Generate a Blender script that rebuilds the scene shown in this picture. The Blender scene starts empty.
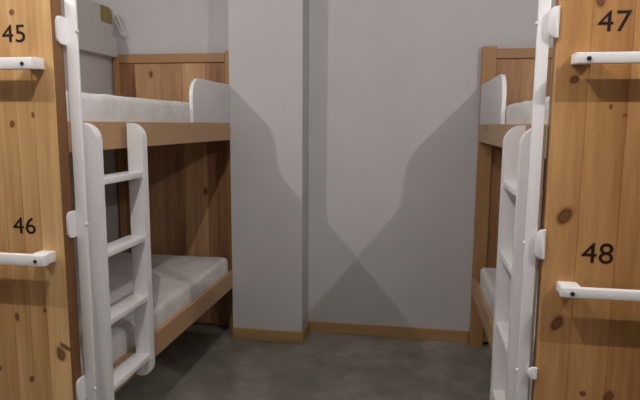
import bpy, bmesh, math, random
from mathutils import Vector, Matrix
random.seed(4)
S = bpy.context.scene
C = S.collection
PI = math.pi

# ------------------------------------------------------------------ helpers
def link(o, parent=None):
    C.objects.link(o)
    if parent is not None:
        o.parent = parent
    return o

def tag(o, label, cat, group=None):
    o['label'] = label
    o['category'] = cat
    if group:
        o['group'] = group
    return o

def thing(name, label, cat, loc, group=None):
    o = bpy.data.objects.new(name, None)
    o.empty_display_size = .1
    o.location = loc
    link(o)
    return tag(o, label, cat, group)

class MB:
    """collects shapes given in world metres; build() links them as ONE mesh object"""
    def __init__(self):
        self.bm = bmesh.new()
        self.tint = self.bm.faces.layers.float.new('tint')
    def _t(self, faces, tint):
        for f in faces:
            f[self.tint] = tint
    def box(self, x0, x1, y0, y1, z0, z1, bev=0.0, seg=2, tint=.5):
        if x0 > x1: x0, x1 = x1, x0
        if y0 > y1: y0, y1 = y1, y0
        v = [self.bm.verts.new(p) for p in
             [(x0,y0,z0),(x1,y0,z0),(x1,y1,z0),(x0,y1,z0),(x0,y0,z1),(x1,y0,z1),(x1,y1,z1),(x0,y1,z1)]]
        fs = [self.bm.faces.new([v[i] for i in q]) for q in
              [(3,2,1,0),(4,5,6,7),(0,1,5,4),(1,2,6,5),(2,3,7,6),(3,0,4,7)]]
        self._t(fs, tint)
        if bev > 0:
            es = list({e for f in fs for e in f.edges})
            r = bmesh.ops.bevel(self.bm, geom=es, offset=bev, segments=seg, profile=.5, affect='EDGES')
            self._t(r['faces'], tint)
    def prism(self, pts, axis, a0, a1, bev=0.0, seg=2, tint=.5):
        """outline pts in the plane normal to axis, extruded from a0 to a1"""
        def P(p, a):
            if axis == 'x': return (a, p[0], p[1])
            if axis == 'y': return (p[0], a, p[1])
            return (p[0], p[1], a)
        A = [self.bm.verts.new(P(p, a0)) for p in pts]
        B = [self.bm.verts.new(P(p, a1)) for p in pts]
        n = len(pts)
        fs = [self.bm.faces.new(A), self.bm.faces.new(B[::-1])]
        for i in range(n):
            j = (i+1) % n
            fs.append(self.bm.faces.new([A[j], A[i], B[i], B[j]]))
        self._t(fs, tint)
        if bev > 0:
            es = list(set(fs[0].edges) | set(fs[1].edges))
            r = bmesh.ops.bevel(self.bm, geom=es, offset=bev, segments=seg, profile=.5, affect='EDGES')
            self._t(r['faces'], tint)
    def cyl(self, c, axis, r, h, n=20, r2=None, tint=.5):
        M = {'z': Matrix(), 'x': Matrix.Rotation(PI/2, 4, 'Y'), 'y': Matrix.Rotation(-PI/2, 4, 'X')}[axis]
        r_ = bmesh.ops.create_cone(self.bm, cap_ends=True, segments=n, radius1=r, radius2=r if r2 is None else r2,
                                   depth=h, matrix=Matrix.Translation(c) @ M)
        self._t({f for v in r_['verts'] for f in v.link_faces}, tint)
    def tube(self, pts, r, n=8):
        pts = [Vector(p) for p in pts]
        rings = []
        for i, p in enumerate(pts):
            d = (pts[min(i+1, len(pts)-1)] - pts[max(i-1, 0)]).normalized()
            a = d.cross(Vector((0,1,0)) if abs(d.y) < .9 else Vector((1,0,0))).normalized()
            b = d.cross(a)
            rings.append([self.bm.verts.new(p + r*(math.cos(t)*a + math.sin(t)*b)) for t in [2*PI*k/n for k in range(n)]])
        for A, B in zip(rings, rings[1:]):
            for k in range(n):
                self.bm.faces.new([A[k], A[(k+1) % n], B[(k+1) % n], B[k]])
        self.bm.faces.new(rings[0][::-1]); self.bm.faces.new(rings[-1])
    def build(self, name, mat, parent=None, smooth=False, origin=None):
        bmesh.ops.recalc_face_normals(self.bm, faces=self.bm.faces)
        me = bpy.data.meshes.new(name)
        self.bm.to_mesh(me); self.bm.free()
        me.materials.append(mat)
        o = bpy.data.objects.new(name, me)
        if parent is not None:
            root = Vector((0,0,0)); p = parent
            while p is not None:
                root += p.location; p = p.parent
            me.transform(Matrix.Translation(-root))
        elif origin is not None:
            me.transform(Matrix.Translation(-Vector(origin)))
            o.location = origin
        if smooth:
            for f in me.polygons: f.use_smooth = True
            try: me.set_sharp_from_angle(angle=math.radians(40))
            except Exception: pass
        return link(o, parent)

def arc(cx, cz, r, a0, a1, n=8):
    return [(cx + r*math.cos(math.radians(a0+(a1-a0)*k/n)), cz + r*math.sin(math.radians(a0+(a1-a0)*k/n))) for k in range(n+1)]

# ------------------------------------------------------------------ materials
def new_mat(name, rough=.5, spec=.4):
    m = bpy.data.materials.new(name); m.use_nodes = True
    nt = m.node_tree
    b = nt.nodes['Principled BSDF']
    b.inputs['Roughness'].default_value = rough
    b.inputs['Specular IOR Level'].default_value = spec
    return m, nt, b

def N(nt, t, **kw):
    n = nt.nodes.new(t)
    for k, v in kw.items():
        if k in n.bl_rna.properties.keys() and k != 'inputs': setattr(n, k, v)
        else: n.inputs[k].default_value = v
    return n

def ramp(nt, fac, stops):
    r = nt.nodes.new('ShaderNodeValToRGB')
    el = r.color_ramp.elements
    while len(el) < len(stops): el.new(.5)
    for e, (p, c) in zip(el, stops):
        e.position = p; e.color = (*c, 1)
    nt.links.new(fac, r.inputs[0])
    return r.outputs[0]

def mix(nt, fac, a, b, mode='MIX'):
    m = nt.nodes.new('ShaderNodeMix'); m.data_type = 'RGBA'; m.blend_type = mode
    for sock, v in ((m.inputs[0], fac), (m.inputs[6], a), (m.inputs[7], b)):
        if isinstance(v, bpy.types.NodeSocket): nt.links.new(v, sock)
        elif isinstance(v, tuple): sock.default_value = (*v, 1)
        else: sock.default_value = v
    return m.outputs[2]

def math_(nt, op, a, b=None, clamp=False):
    m = nt.nodes.new('ShaderNodeMath'); m.operation = op; m.use_clamp = clamp
    for s, v in zip(m.inputs, (a, b)):
        if v is None: continue
        if isinstance(v, bpy.types.NodeSocket): nt.links.new(v, s)
        else: s.default_value = v
    return m.outputs[0]

def pine(name, axis='z', knots=(), light=(.60,.33,.13), dark=(.36,.165,.055), rough=.42, rand_knots=True, spec=.35, kscale=1.0, tw=.75, g2w=.75):
    """planed, lacquered pine: grain runs along axis, every board shifted and tinted by its 'tint' attribute;
       knots: (x, z, rx, rz) in the object's own space on faces across y"""
    m, nt, b = new_mat(name, rough, spec)
    L = nt.links
    tc = nt.nodes.new('ShaderNodeTexCoord')
    at = N(nt, 'ShaderNodeAttribute', attribute_name='tint')
    off = nt.nodes.new('ShaderNodeCombineXYZ')
    t37 = math_(nt, 'MULTIPLY', at.outputs['Fac'], 37.0)
    for i in range(3): L.new(t37, off.inputs[i])
    add = N(nt, 'ShaderNodeVectorMath', operation='ADD')
    L.new(tc.outputs['Object'], add.inputs[0]); L.new(off.outputs[0], add.inputs[1])
    sc = {'z': (1,1,.07), 'y': (1,.07,1), 'x': (.07,1,1)}[axis]
    mp = nt.nodes.new('ShaderNodeMapping'); mp.inputs['Scale'].default_value = sc
    L.new(add.outputs[0], mp.inputs[0])
    # slow wander of the grain
    wn = N(nt, 'ShaderNodeTexNoise', Scale=3.0, Detail=2.0)
    L.new(mp.outputs[0], wn.inputs['Vector'])
    ws = N(nt, 'ShaderNodeVectorMath', operation='SCALE'); ws.inputs['Scale'].default_value = .05
    L.new(wn.outputs['Color'], ws.inputs[0])
    wa = N(nt, 'ShaderNodeVectorMath', operation='ADD')
    L.new(mp.outputs[0], wa.inputs[0]); L.new(ws.outputs[0], wa.inputs[1])
    g1 = N(nt, 'ShaderNodeTexNoise', Scale=55.0, Detail=3.0, Roughness=.6)
    g2 = N(nt, 'ShaderNodeTexNoise', Scale=11.0, Detail=2.0)
    L.new(wa.outputs[0], g1.inputs['Vector']); L.new(wa.outputs[0], g2.inputs['Vector'])
    fac = math_(nt, 'ADD', math_(nt, 'MULTIPLY', g1.outputs[0], .55), math_(nt, 'MULTIPLY', g2.outputs[0], g2w))
    fac = math_(nt, 'ADD', math_(nt, 'SUBTRACT', fac, .275+.5*g2w-.425), math_(nt, 'MULTIPLY', math_(nt, 'SUBTRACT', at.outputs['Fac'], .5), tw))
    col = ramp(nt, fac, [(.12, dark), (.5, tuple((a+c)/2 for a, c in zip(dark, light))), (.85, light)])
    kd = None
    if rand_knots:
        vo = N(nt, 'ShaderNodeTexVoronoi', Scale=3.2*kscale)
        mp2 = nt.nodes.new('ShaderNodeMapping')
        mp2.inputs['Scale'].default_value = {'z': (1.5,.2,.9), 'y': (1.5,.9,1.5), 'x': (.9,.2,1.5)}[axis]
        L.new(add.outputs[0], mp2.inputs[0]); L.new(mp2.outputs[0], vo.inputs['Vector'])
        kd = math_(nt, 'MULTIPLY', vo.outputs['Distance'], 12.0)
    if knots:
        dn = N(nt, 'ShaderNodeTexNoise', Scale=22.0, Detail=1.0)
        L.new(tc.outputs['Object'], dn.inputs['Vector'])
        dv = N(nt, 'ShaderNodeVectorMath', operation='MULTIPLY_ADD')
        L.new(dn.outputs['Color'], dv.inputs[0]); dv.inputs[1].default_value = (.016,)*3
        dv2 = N(nt, 'ShaderNodeVectorMath', operation='SUBTRACT'); dv2.inputs[1].default_value = (.008,)*3
        L.new(tc.outputs['Object'], dv.inputs[2]); L.new(dv.outputs[0], dv2.inputs[0])
        for kx, kz, rx, rz, *ang in knots:
            s = N(nt, 'ShaderNodeVectorMath', operation='SUBTRACT'); s.inputs[1].default_value = (kx, 0, kz)
            L.new(dv2.outputs[0], s.inputs[0])
            so = s.outputs[0]
            if ang:
                vr = N(nt, 'ShaderNodeVectorRotate', rotation_type='Y_AXIS'); vr.inputs['Angle'].default_value = math.radians(ang[0])
                L.new(so, vr.inputs['Vector']); so = vr.outputs[0]
            q = N(nt, 'ShaderNodeVectorMath', operation='MULTIPLY'); q.inputs[1].default_value = (1/rx, 0, 1/rz)
            L.new(so, q.inputs[0])
            ln = N(nt, 'ShaderNodeVectorMath', operation='LENGTH'); L.new(q.outputs[0], ln.inputs[0])
            kd = ln.outputs['Value'] if kd is None else math_(nt, 'MINIMUM', kd, ln.outputs['Value'])
    if kd is not None:
        kc = ramp(nt, math_(nt, 'MULTIPLY', kd, .5), [(0, (.10,.035,.016)), (.2, (.20,.075,.03)), (.42, (.07,.022,.011)), (.52, (.24,.10,.035)), (.95, (.42,.21,.085))])
        km = nt.nodes.new('ShaderNodeMapRange'); km.interpolation_type = 'SMOOTHSTEP'
        km.inputs['From Min'].default_value = .8; km.inputs['From Max'].default_value = 1.7
        km.inputs['To Min'].default_value = .9; km.inputs['To Max'].default_value = 0
        L.new(kd, km.inputs[0])
        col = mix(nt, km.outputs[0], col, kc)
    L.new(col, b.inputs['Base Color'])
    bp = N(nt, 'ShaderNodeBump', Strength=.08, Distance=.002)
    L.new(g1.outputs[0], bp.inputs['Height']); L.new(bp.outputs[0], b.inputs['Normal'])
    return m

def paint(name, col, rough=.5, var=.05, scale=4.0, bump=.0, bscale=180, spec=.35):
    m, nt, b = new_mat(name, rough, spec)
    L = nt.links
    tc = nt.nodes.new('ShaderNodeTexCoord')
    n = N(nt, 'ShaderNodeTexNoise', Scale=scale, Detail=4.0)
    L.new(tc.outputs['Object'], n.inputs['Vector'])
    c = ramp(nt, n.outputs[0], [(.3, tuple(x*(1-var) for x in col)), (.7, tuple(min(1, x*(1+var)) for x in col))])
    L.new(c, b.inputs['Base Color'])
    if bump:
        g = N(nt, 'ShaderNodeTexNoise', Scale=bscale, Detail=3.0)
        L.new(tc.outputs['Object'], g.inputs['Vector'])
        bp = N(nt, 'ShaderNodeBump', Strength=bump, Distance=.003)
        L.new(g.outputs[0], bp.inputs['Height']); L.new(bp.outputs[0], b.inputs['Normal'])
    return m

def concrete():
    m, nt, b = new_mat('polished_concrete', .42, .35)
    L = nt.links
    tc = nt.nodes.new('ShaderNodeTexCoord')
    n = N(nt, 'ShaderNodeTexNoise', Scale=2.6, Detail=6.0, Roughness=.6, Distortion=.6)
    n2 = N(nt, 'ShaderNodeTexNoise', Scale=9.0, Detail=5.0, Roughness=.65)
    for q in (n, n2): L.new(tc.outputs['Object'], q.inputs['Vector'])
    f = math_(nt, 'ADD', math_(nt, 'MULTIPLY', n.outputs[0], .65), math_(nt, 'MULTIPLY', n2.outputs[0], .35))
    c = ramp(nt, f, [(.34, (.205,.197,.17)), (.5, (.305,.292,.255)), (.66, (.44,.425,.375))])
    L.new(c, b.inputs['Base Color'])
    r = nt.nodes.new('ShaderNodeMapRange')
    r.inputs['To Min'].default_value = .32; r.inputs['To Max'].default_value = .55
    L.new(n2.outputs[0], r.inputs[0]); L.new(r.outputs[0], b.inputs['Roughness'])
    return m

def cloth():
    m, nt, b = new_mat('white_quilted_cover', .85, .15)
    L = nt.links
    tc = nt.nodes.new('ShaderNodeTexCoord')
    n = N(nt, 'ShaderNodeTexNoise', Scale=9.0, Detail=5.0, Roughness=.7)
    L.new(tc.outputs['Object'], n.inputs['Vector'])
    c = ramp(nt, n.outputs[0], [(.35, (.68,.68,.69)), (.6, (.80,.795,.80))])
    L.new(c, b.inputs['Base Color'])
    w = N(nt, 'ShaderNodeTexNoise', Scale=14.0, Detail=3.0, Distortion=1.0)
    L.new(tc.outputs['Object'], w.inputs['Vector'])
    bp = N(nt, 'ShaderNodeBump', Strength=.35, Distance=.012)
    L.new(w.outputs[0], bp.inputs['Height']); L.new(bp.outputs[0], b.inputs['Normal'])
    return m

M_WALL = paint('grey_white_plaster', (.605,.60,.622), .85, .03, 2.5, .35, 170, .2)
M_DARKW = paint('grey_corridor_plaster', (.34,.33,.33), .85, .03, 2.5)
M_PART = paint('white_partition_board', (.60,.585,.58), .7, .03, 2.0, .1, 120, .25)
M_CEIL = paint('ceiling_paint', (.38,.37,.36), .9, .02)
M_WHITE = paint('white_lacquer', (.84,.84,.875), .32, .02, 6.0)
M_DUCT = paint('white_board', (.60,.575,.56), .55, .03, 5.0)
M_FLOOR = concrete()
M_CLOTH = cloth()
M_STEEL = new_mat('dark_steel', .35, .5)[0]
M_STEEL.node_tree.nodes['Principled BSDF'].inputs['Base Color'].default_value = (.10,.09,.085,1)
M_STEEL.node_tree.nodes['Principled BSDF'].inputs['Metallic'].default_value = .9
M_INK = new_mat('dark_ink', .5, .3)[0]
M_INK.node_tree.nodes['Principled BSDF'].inputs['Base Color'].default_value = (.018,.008,.008,1)
M_CORD = paint('white_cord', (.62,.6,.57), .5)
M_OLIVE = pine('olive_batten_wood', 'z', light=(.36,.29,.10), dark=(.26,.20,.06), rand_knots=False)
M_BASE = pine('baseboard_pine', 'x', light=(.58,.38,.185), dark=(.42,.25,.11), kscale=.7)
M_HEAD = pine('headboard_pine', 'z', light=(.60,.37,.19), dark=(.26,.105,.05), tw=1.25)
M_HRAIL = pine('headboard_rail_pine', 'x', light=(.48,.28,.14), dark=(.36,.19,.09), rand_knots=False)
M_EDGE = pine('brown_edge_pine', 'z', light=(.30,.15,.06), dark=(.16,.07,.028), rand_knots=False)
M_POST = pine('post_pine', 'z', light=(.52,.31,.14), dark=(.37,.20,.085), kscale=1.6)
M_RAIL = pine('side_rail_pine', 'y', light=(.56,.36,.20), dark=(.44,.26,.135), kscale=.8)

# ------------------------------------------------------------------ the setting
def struct(name, m, mat):
    o = m.build(name, mat); o['kind'] = 'structure'; return o

CZ = 3.0
m = MB(); m.box(-4.5,4.5,-6.2,.12,-.1,0); struct('floor', m, M_FLOOR)
m = MB(); m.box(-4.5,4.5,-6.2,.12,CZ,CZ+.1); struct('ceiling', m, M_CEIL)
m = MB(); m.box(-4.5,4.5,0,.12,0,CZ); struct('wall_back', m, M_WALL)
m = MB(); m.box(-.784,-.2986,-.222,0,0,CZ); struct('wall_column', m, M_WALL)
m = MB(); m.box(-4.62,-4.5,-6.2,.12,0,CZ); struct('wall_far_left', m, M_WALL)
m = MB(); m.box(4.5,4.62,-6.2,.12,0,CZ); struct('wall_far_right', m, M_WALL)
m = MB(); m.box(-4.5,4.5,-6.32,-6.2,0,CZ); struct('wall_corridor', m, M_DARKW)
PX = -1.705; PXR = 1.745
m = MB(); m.box(PX-.08,PX,-2.07,0,0,2.262,.002,1); struct('wall_left', m, M_PART)
m = MB(); m.box(PXR,PXR+.08,-2.07,0,0,2.262,.002,1); struct('wall_right', m, M_PART)
# baseboards
def skirt(m, x0, x1, y0, y1): m.box(x0, x1, y0, y1, 0, .08, .003, 1, tint=.55)
m = MB(); skirt(m, -.2986+.012, .818, -.012, 0); struct('baseboard_back', m, M_BASE)
m = MB(); skirt(m, -.786, -.2866, -.234, -.222)
skirt(m, -.2986, -.2866, -.222, 0); struct('baseboard_column', m, M_BASE)

# painted-over cover plate low on the back wall
m = MB(); m.box(.50,.675,-.0018,0,.215,.345,.0008,1)
o = m.build('cover_plate', M_WALL, origin=(.58,0,.28))
tag(o, 'flat rectangular cover plate painted like the back wall, low near the right bunk', 'cover plate')

# ------------------------------------------------------------------ bunks
L_ = 2.05
ZU0, ZU1, ZL0, ZL1 = 1.367, 1.477, .362, .476

def text_part(txt, x, z, w, h, y, mat, parent):
    cu = bpy.data.curves.new('number', 'FONT'); cu.body = txt; cu.size = 1; cu.extrude = 0; cu.space_character = 1.02
    tmp = bpy.data.objects.new('number', cu); C.objects.link(tmp)
    dg = bpy.context.evaluated_depsgraph_get()
    me = bpy.data.meshes.new_from_object(tmp.evaluated_get(dg))
    bpy.data.objects.remove(tmp); bpy.data.curves.remove(cu)
    xs = [v.co.x for v in me.vertices]; ys = [v.co.y for v in me.vertices]
    sx = w/(max(xs)-min(xs)); sy = h/(max(ys)-min(ys))
    root = parent.location
    bm = bmesh.new(); bm.from_mesh(me)
    r = bmesh.ops.extrude_face_region(bm, geom=bm.faces[:])
    for v in [g for g in r['geom'] if isinstance(g, bmesh.types.BMVert)]: v.co.z += 1
    for v in bm.verts:
        X = x + (v.co.x-min(xs))*sx; Z = z + (v.co.y-min(ys))*sy
        v.co = Vector((X, y - .0012*v.co.z, Z)) - root
    bmesh.ops.recalc_face_normals(bm, faces=bm.faces)
    bm.to_mesh(me); bm.free()
    me.materials.clear(); me.materials.append(mat); me.name = 'bed_number'
    o = bpy.data.objects.new('bed_number', me)
    return link(o, parent)

def bunk(name, side, X0, label, fmat, seams, tints, nums, bars, barx, bolts, brackets, postx, hb_seams, hb_tints):
    """X0: world x of the aisle face of the side rails; side -1 bed lies to the left, +1 to the right"""
    X = lambda u: X0 + side*u
    W = .905
    root = thing(name, label, 'bunk bed', (X(W/2), -L_/2, 0), 'numbered pine bunk beds')
    # footboard: vertical boards with the numbers
    m = MB()
    e = [X(-.025 if side > 0 else -.020)] + list(seams) + [X(W+.01)]
    for a, b_, t in zip(e, e[1:], tints):
        m.box(a, b_, -L_, -L_+.050, .02, 1.885, .0018, 1, tint=t)
    fb = m.build('footboard', fmat, root)
    if side < 0:
        m = MB(); xa = X(-.020)+.0005; xe = X(-.025)
        m.prism([(xa,-L_+.001),(xe-.003,-L_+.004),(xe,-L_+.010),(xe,-L_+.050),(xa,-L_+.050)], 'z', .02, 1.883, tint=.3)
        eb = m.build('edge_strip', M_EDGE, root); eb['label'] = 'darker brown edge strip'
    for (txt, x, z, w, h) in nums:
        text_part(txt, x, z, w, h, -L_, M_INK, root)
    # towel bars on spacer blocks
    for k, (z0, z1) in enumerate(bars):
        m = MB()
        x0, x1 = barx, barx + side*.80
        yb = -L_-.043
        m.box(x0, x1, yb-.023, yb, z0, z1, .004, 2)
        m.box(x0-side*-.002, x0+side*.058, yb-.002, -L_, z0+.003, z1+.002, .003, 2)
        m.box(x1-side*.058, x1-side*.002, yb-.002, -L_, z0+.003, z1+.002, .003, 2)
        tb = m.build('towel_bar', M_WHITE, root, smooth=True)
        s = MB(); s.cyl((bolts, yb-.0238, (z0+z1)/2-.002), 'y', .0062, .004, 16)
        s.build('screw', M_STEEL, tb, smooth=True)
    # white upright beside the footboard with its brackets
    m = MB(); px0, px1 = sorted(postx)
    py = -1.997 if side < 0 else -2.045
    m.box(px0, px1, py, py+.014, .30, 2.00, .003, 2)
    po = m.build('upright_bar', M_WHITE, root, smooth=True)
    pe = X(-.025)
    inner = postx[0]
    for zc, hh in brackets:
        m = MB()
        if side > 0:       # rounded plate across the front of the upright, fixed to the footboard edge
            xa, xb, r = .770, .797, min(.021, hh*.9)
            pts = [(xb, zc+hh), (xb, zc-hh)] + arc(xa+r, zc-hh+r, r, 270, 180, 6) + arc(xa+r, zc+hh-r, r, 180, 90, 6)
            m.prism(pts, 'y', -2.058, -2.0465, .002, 2)
            m.build('bracket', M_WHITE, po, smooth=True)
            s = MB(); s.cyl((postx[1]-.002, -2.038, zc), 'x', .0055, .007, 14)
            s.build('bolt', M_WHITE, po, smooth=True)
            continue
        y0, y1, r = -2.037, -1.990, .017
        pts = [(y1, zc-hh), (y1, zc+hh)] + arc(y0+r, zc+hh-r, r, 90, 180, 6) + arc(y0+r, zc-hh+r, r, 180, 270, 6)
        m.prism(pts, 'x', pe, inner, .0015, 1)
        m.build('bracket', M_WHITE, po, smooth=True)
        s = MB(); outer = postx[1]
        s.cyl((outer-side*.002, -1.995, zc-.0), 'x', .006, .007, 14)
        s.build('bolt', M_WHITE, po, smooth=True)
    # headboard
    m = MB(); hy0, hy1 = -.050, -.028
    hs = [X(.085)] + list(hb_seams) + [X(W-.045)]
    for a, b_, t in zip(hs, hs[1:], hb_tints):
        m.box(a, b_, hy0, hy1, .03, 1.90, .0015, 1, tint=t)
    m.build('headboard', M_HEAD, root)
    for u0, u1, zt in ((0, .085, 1.962), (W-.045, W, 1.945)):
        m = MB(); m.box(X(u0), X(u1), -.066, -.016, 0, zt, .003, 2, tint=.5+.1*u0)
        m.build('headboard_post', M_POST, root)
    m = MB(); m.box(X(.085), X(W-.045), -.068, -.018, 1.886, 1.946, .003, 2, tint=.45)
    m.build('headboard_rail', M_HRAIL, root)
    # side rails and slatted bases
    for (z0, z1, t) in ((ZU0, ZU1, .55), (ZL0, ZL1, .62)):
        for u0 in (0, W-.03):
            m = MB(); m.box(X(u0), X(u0+.028), -L_+.050, -.066, z0, z1, .003, 2, tint=t+u0*.1)
            m.build('side_rail', M_RAIL, root)
        m = MB()
        zt = z1-.045
        m.box(X(.03), X(.05), -L_+.052, -.07, zt-.045, zt-.02, tint=.4); m.box(X(W-.052), X(W-.032), -L_+.052, -.07, zt-.045, zt-.02, tint=.4)
        for k in range(14):
            y = -1.98 + k*.142
            m.box(X(.03), X(W-.032), y, y+.085, zt-.02, zt, .002, 1, tint=.3+.05*(k % 4))
        m.build('slat_base', M_RAIL, root)
    # white guard board at the head end of the upper bunk
    m = MB(); y0, y1, z0, z1, r = -.845 if side < 0 else -.935, -.067, ZU1, 1.722, .11
    pts = [(y1, z0), (y1, z1)] + [(y, z) for y, z in arc(y0+r, z1-r, r, 90, 180, 10)] + [(y0, z0)]
    m.prism(pts, 'x', X(.0), X(.020), .003, 2)
    m.build('guard_board', M_WHITE, root, smooth=True)
    return root

def mattress(name, side, X0, z0, z1, y1, label):
    X = lambda u: X0 + side*u
    W = .83
    cx, cy = X(.024+W/2), (-1.985+y1)/2
    m = MB(); m.box(X(.024), X(.024+W), -1.985, y1, z0, z1)
    bmesh.ops.subdivide_edges(m.bm, edges=m.bm.edges[:], cuts=1)
    o = m.build(name, M_CLOTH, origin=(cx, cy, z0), smooth=False)
    me = o.data
    bm = bmesh.new(); bm.from_mesh(me)
    bmesh.ops.subdivide_edges(bm, edges=[e for e in bm.edges if abs((e.verts[0].co-e.verts[1].co).y) > .2], cuts=12)
    bmesh.ops.subdivide_edges(bm, edges=[e for e in bm.edges if abs((e.verts[0].co-e.verts[1].co).x) > .2], cuts=5)
    rn = random.Random(int(abs(X0)*1000+z0*100))
    for v in bm.verts:
        if v.co.z > .05:
            v.co.z += rn.uniform(-.003, .003)
    bm.to_mesh(me); bm.free()
    bv = o.modifiers.new('bev', 'BEVEL'); bv.width = .028; bv.segments = 4; bv.limit_method = 'ANGLE'; bv.angle_limit = math.radians(50)
    for f in me.polygons: f.use_smooth = True
    tag(o, label, 'mattress', 'white mattresses on the bunks')
    # piping seam as a part
    p = MB(); zs = z1-.012
    a, b_ = sorted((X(.0225), X(.0255+W)))
    return o

def ladder(side, X0, name, label, out, ynear, yfar, steps):
    X = lambda u: X0 + side*u
    root = thing(name, label, 'ladder', (X(-.05), (ynear+yfar)/2, .40), 'white bunk ladders')
    zb, zt, r, rb = .388, 1.472, .062, .040
    th = .040
    xo, xi = X(-out), X(-.032)          # aisle side, bed side
    s = side
    for y in (ynear, yfar):
        top = [(xo + s*(r - r*math.cos(math.radians(a))), zt - r + r*math.sin(math.radians(a))) for a in range(0, 91, 9)]
        bot = [(xo + s*(rb - rb*math.cos(math.radians(a))), zb + rb - rb*math.sin(math.radians(a))) for a in range(90, -1, -10)]
        pts = top + [(xi, zt), (xi, zb)] + bot
        m = MB(); m.prism(pts, 'y', y, y+th, .004, 2)
        m.build('ladder_rail', M_WHITE, root, smooth=True)
    for zs in steps:
        m = MB(); m.box(X(-out+.0015), X(-.022), ynear+th, yfar, zs-.024, zs, .0025, 2)
        m.build('step', M_WHITE, root, smooth=True)
    return root

XL, XR = -.781, .8207
LC = (-.781-.905/2, -1.025); RC = (.8207+.905/2, -1.025)
def kn(cx, ks): return [(k[0]-cx, *k[1:]) for k in ks]
FL = pine('footboard_pine_left', 'z', kn(LC[0], [(-.795,.664,.015,.022,25),(-.776,.688,.024,.007,-35),(-.899,1.829,.008,.009),(-.927,1.466,.009,.011),(-.847,1.496,.006,.008),
     (-.961,.788,.007,.014),(-.853,.82,.007,.009),(-1.045,.59,.008,.010),(-.92,.56,.009,.009)]), light=(.74,.49,.24), dark=(.38,.185,.06), rand_knots=False, tw=.9, g2w=1.5)
FR = pine('footboard_pine_right', 'z', kn(RC[0], [(.848,1.212,.016,.026,-32),(.845,.889,.013,.024,-25),(.933,.675,.009,.009),(1.006,.669,.012,.018,-20),(.847,1.599,.011,.011),
     (.905,1.815,.013,.018),(.947,1.524,.004,.007),(.985,1.50,.006,.004),(1.09,1.25,.01,.013)]), light=(.68,.395,.17), dark=(.33,.145,.045), rand_knots=False, tw=1.0, g2w=1.3)

bunk('bunk_bed', -1, XL, 'pine bunk bed on the left, its footboard numbered 45 and 46', FL,
     [-.843,-.908,-.973,-1.09,-1.21,-1.33,-1.45,-1.57], [.70,.50,.58,.42,.6,.45,.55,.5,.6],
     [('45',-.941,1.733,.084,.056), ('46',-.950,1.091,.086,.057)],
     [(1.640,1.677),(.995,1.033)], -.790, -.824, [(1.774,.045),(1.122,.046),(.515,.045)], (-.747,-.708),
     [-1.014,-1.181,-1.343,-1.529], [.42,.70,.50,.74,.38])
bunk('bunk_bed', 1, XR, 'pine bunk bed on the right, its footboard numbered 47 and 48', FR,
     [.885,.993,1.11,1.23,1.35,1.47,1.60], [.66,.46,.36,.5,.4,.55,.45,.5],
     [('47',.899,1.729,.086,.056), ('48',.900,1.076,.086,.060)],
     [(1.637,1.667),(.987,1.016)], .833, .864, [(1.757,.043),(1.126,.044),(.727,.018)], (.776,.743),
     [1.06,1.22,1.37,1.53], [.50,.62,.44,.6,.45])

mattress('mattress', -1, XL, ZU1-.045, 1.586, -.085, 'white mattress on the upper bunk of the left bed')
mattress('mattress', -1, XL, ZL1-.045, .578, -.23, 'white mattress on the lower bunk of the left bed')
mattress('mattress', 1, XR, ZU1-.045, 1.572, -.085, 'white mattress on the upper bunk of the right bed')
mattress('mattress', 1, XR, ZL1-.045, .590, -.22, 'white mattress on the lower bunk of the right bed')

ladder(-1, XL, 'bunk_ladder', 'white four-step ladder against the left bunk bed', .100, -1.955, -1.622, (1.275, 1.007, .749, .489))
ladder(1, XR, 'bunk_ladder', 'white four-step ladder against the right bunk bed', .100, -2.022, -1.718, (1.280, 1.027, .765, .503))

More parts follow.
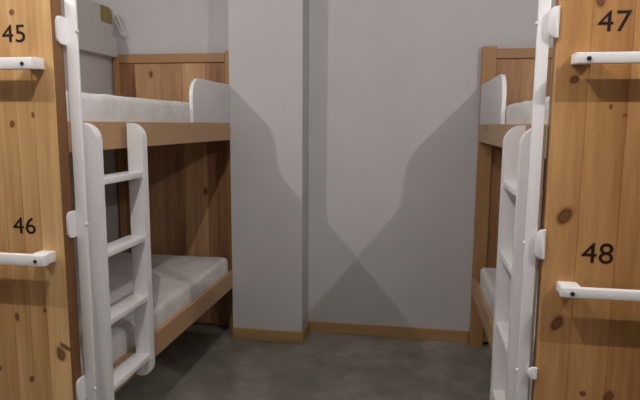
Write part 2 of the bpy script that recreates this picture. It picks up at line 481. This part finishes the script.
# ------------------------------------------------------------------ boxed-in duct on the left partition
root = thing('wall_duct', 'white boxed board high on the left partition above the upper bunk', 'duct', (PX, -1.0, 1.92))
m = MB(); m.box(PX, PX+.045, -2.0, -.235, 2.06, 2.255, .004, 2); m.build('upper_board', M_DUCT, root)
m = MB(); m.box(PX, PX+.062, -2.0, -.075, 1.925, 2.06, .003, 2); m.build('lower_board', M_DUCT, root)
m = MB()
pts = [(-.234,2.145),(-.234,2.252)] + [(y, z) for y, z in arc(-.13, 2.212, .04, 90, 0, 6)] + [(-.09,2.145)]
m.prism(pts, 'x', PX, PX+.043, .002, 1); o = m.build('end_piece', M_OLIVE, root); o['label'] = 'bare olive-brown wooden end piece'
m = MB(); m.box(PX, PX+.047, -.234, -.10, 2.061, 2.144, .006, 2); m.build('cable_clamp', M_DUCT, root)
m = MB()
m.tube([(PX+.048,-.09,2.20),(PX+.058,-.08,2.215),(PX+.070,-.07,2.205),(PX+.080,-.062,2.17),(PX+.092,-.06,2.13),(PX+.102,-.06,2.085),(PX+.105,-.06,2.075)], .0045)
m.tube([(PX+.048,-.09,2.20),(PX+.060,-.075,2.16),(PX+.075,-.062,2.11),(PX+.095,-.06,2.078),(PX+.115,-.058,2.075)], .004)
m.build('cord', M_CORD, root, smooth=True)

# ------------------------------------------------------------------ light: three small ceiling lamps in the corridor
def lamp(x, y, z, W, r, col):
    d = bpy.data.lights.new('corridor_lamp', 'POINT'); d.energy = W; d.shadow_soft_size = r; d.color = col
    o = bpy.data.objects.new('corridor_lamp', d); o.location = (x, y, z); link(o)
WARM = (1, .93, .87)
lamp(-1.78, -2.80, 2.73, 56, .010, WARM)
lamp(-.15, -2.80, 2.70, 50, .010, WARM)
lamp(1.765, -2.80, 2.70, 56, .010, WARM)
w = bpy.data.worlds.new('world'); S.world = w; w.use_nodes = True
w.node_tree.nodes['Background'].inputs[0].default_value = (.5,.5,.55,1)
w.node_tree.nodes['Background'].inputs[1].default_value = .012

# ------------------------------------------------------------------ camera
P_, Y_, R_ = math.radians(7.8162), math.radians(9.5167), math.radians(.3544)
fwd = Vector((-math.sin(Y_)*math.cos(P_), math.cos(Y_)*math.cos(P_), -math.sin(P_)))
rt = Vector((math.cos(Y_), math.sin(Y_), 0)); up = rt.cross(fwd)
r2 = rt*math.cos(R_) + up*math.sin(R_); u2 = -rt*math.sin(R_) + up*math.cos(R_)
cd = bpy.data.cameras.new('camera'); cam = bpy.data.objects.new('camera', cd); link(cam)
cam.matrix_world = Matrix(((r2.x,u2.x,-fwd.x,.4065),(r2.y,u2.y,-fwd.y,-3.7227),(r2.z,u2.z,-fwd.z,1.4708),(0,0,0,1)))
cd.sensor_fit = 'HORIZONTAL'; cd.sensor_width = 36; cd.lens = 550.226/640*36
cd.clip_start = .05
S.camera = cam
S.view_settings.view_transform = 'Standard'; S.view_settings.look = 'None'
S.view_settings.exposure = -0.1; S.view_settings.gamma = 1
S.view_settings.use_curve_mapping = False
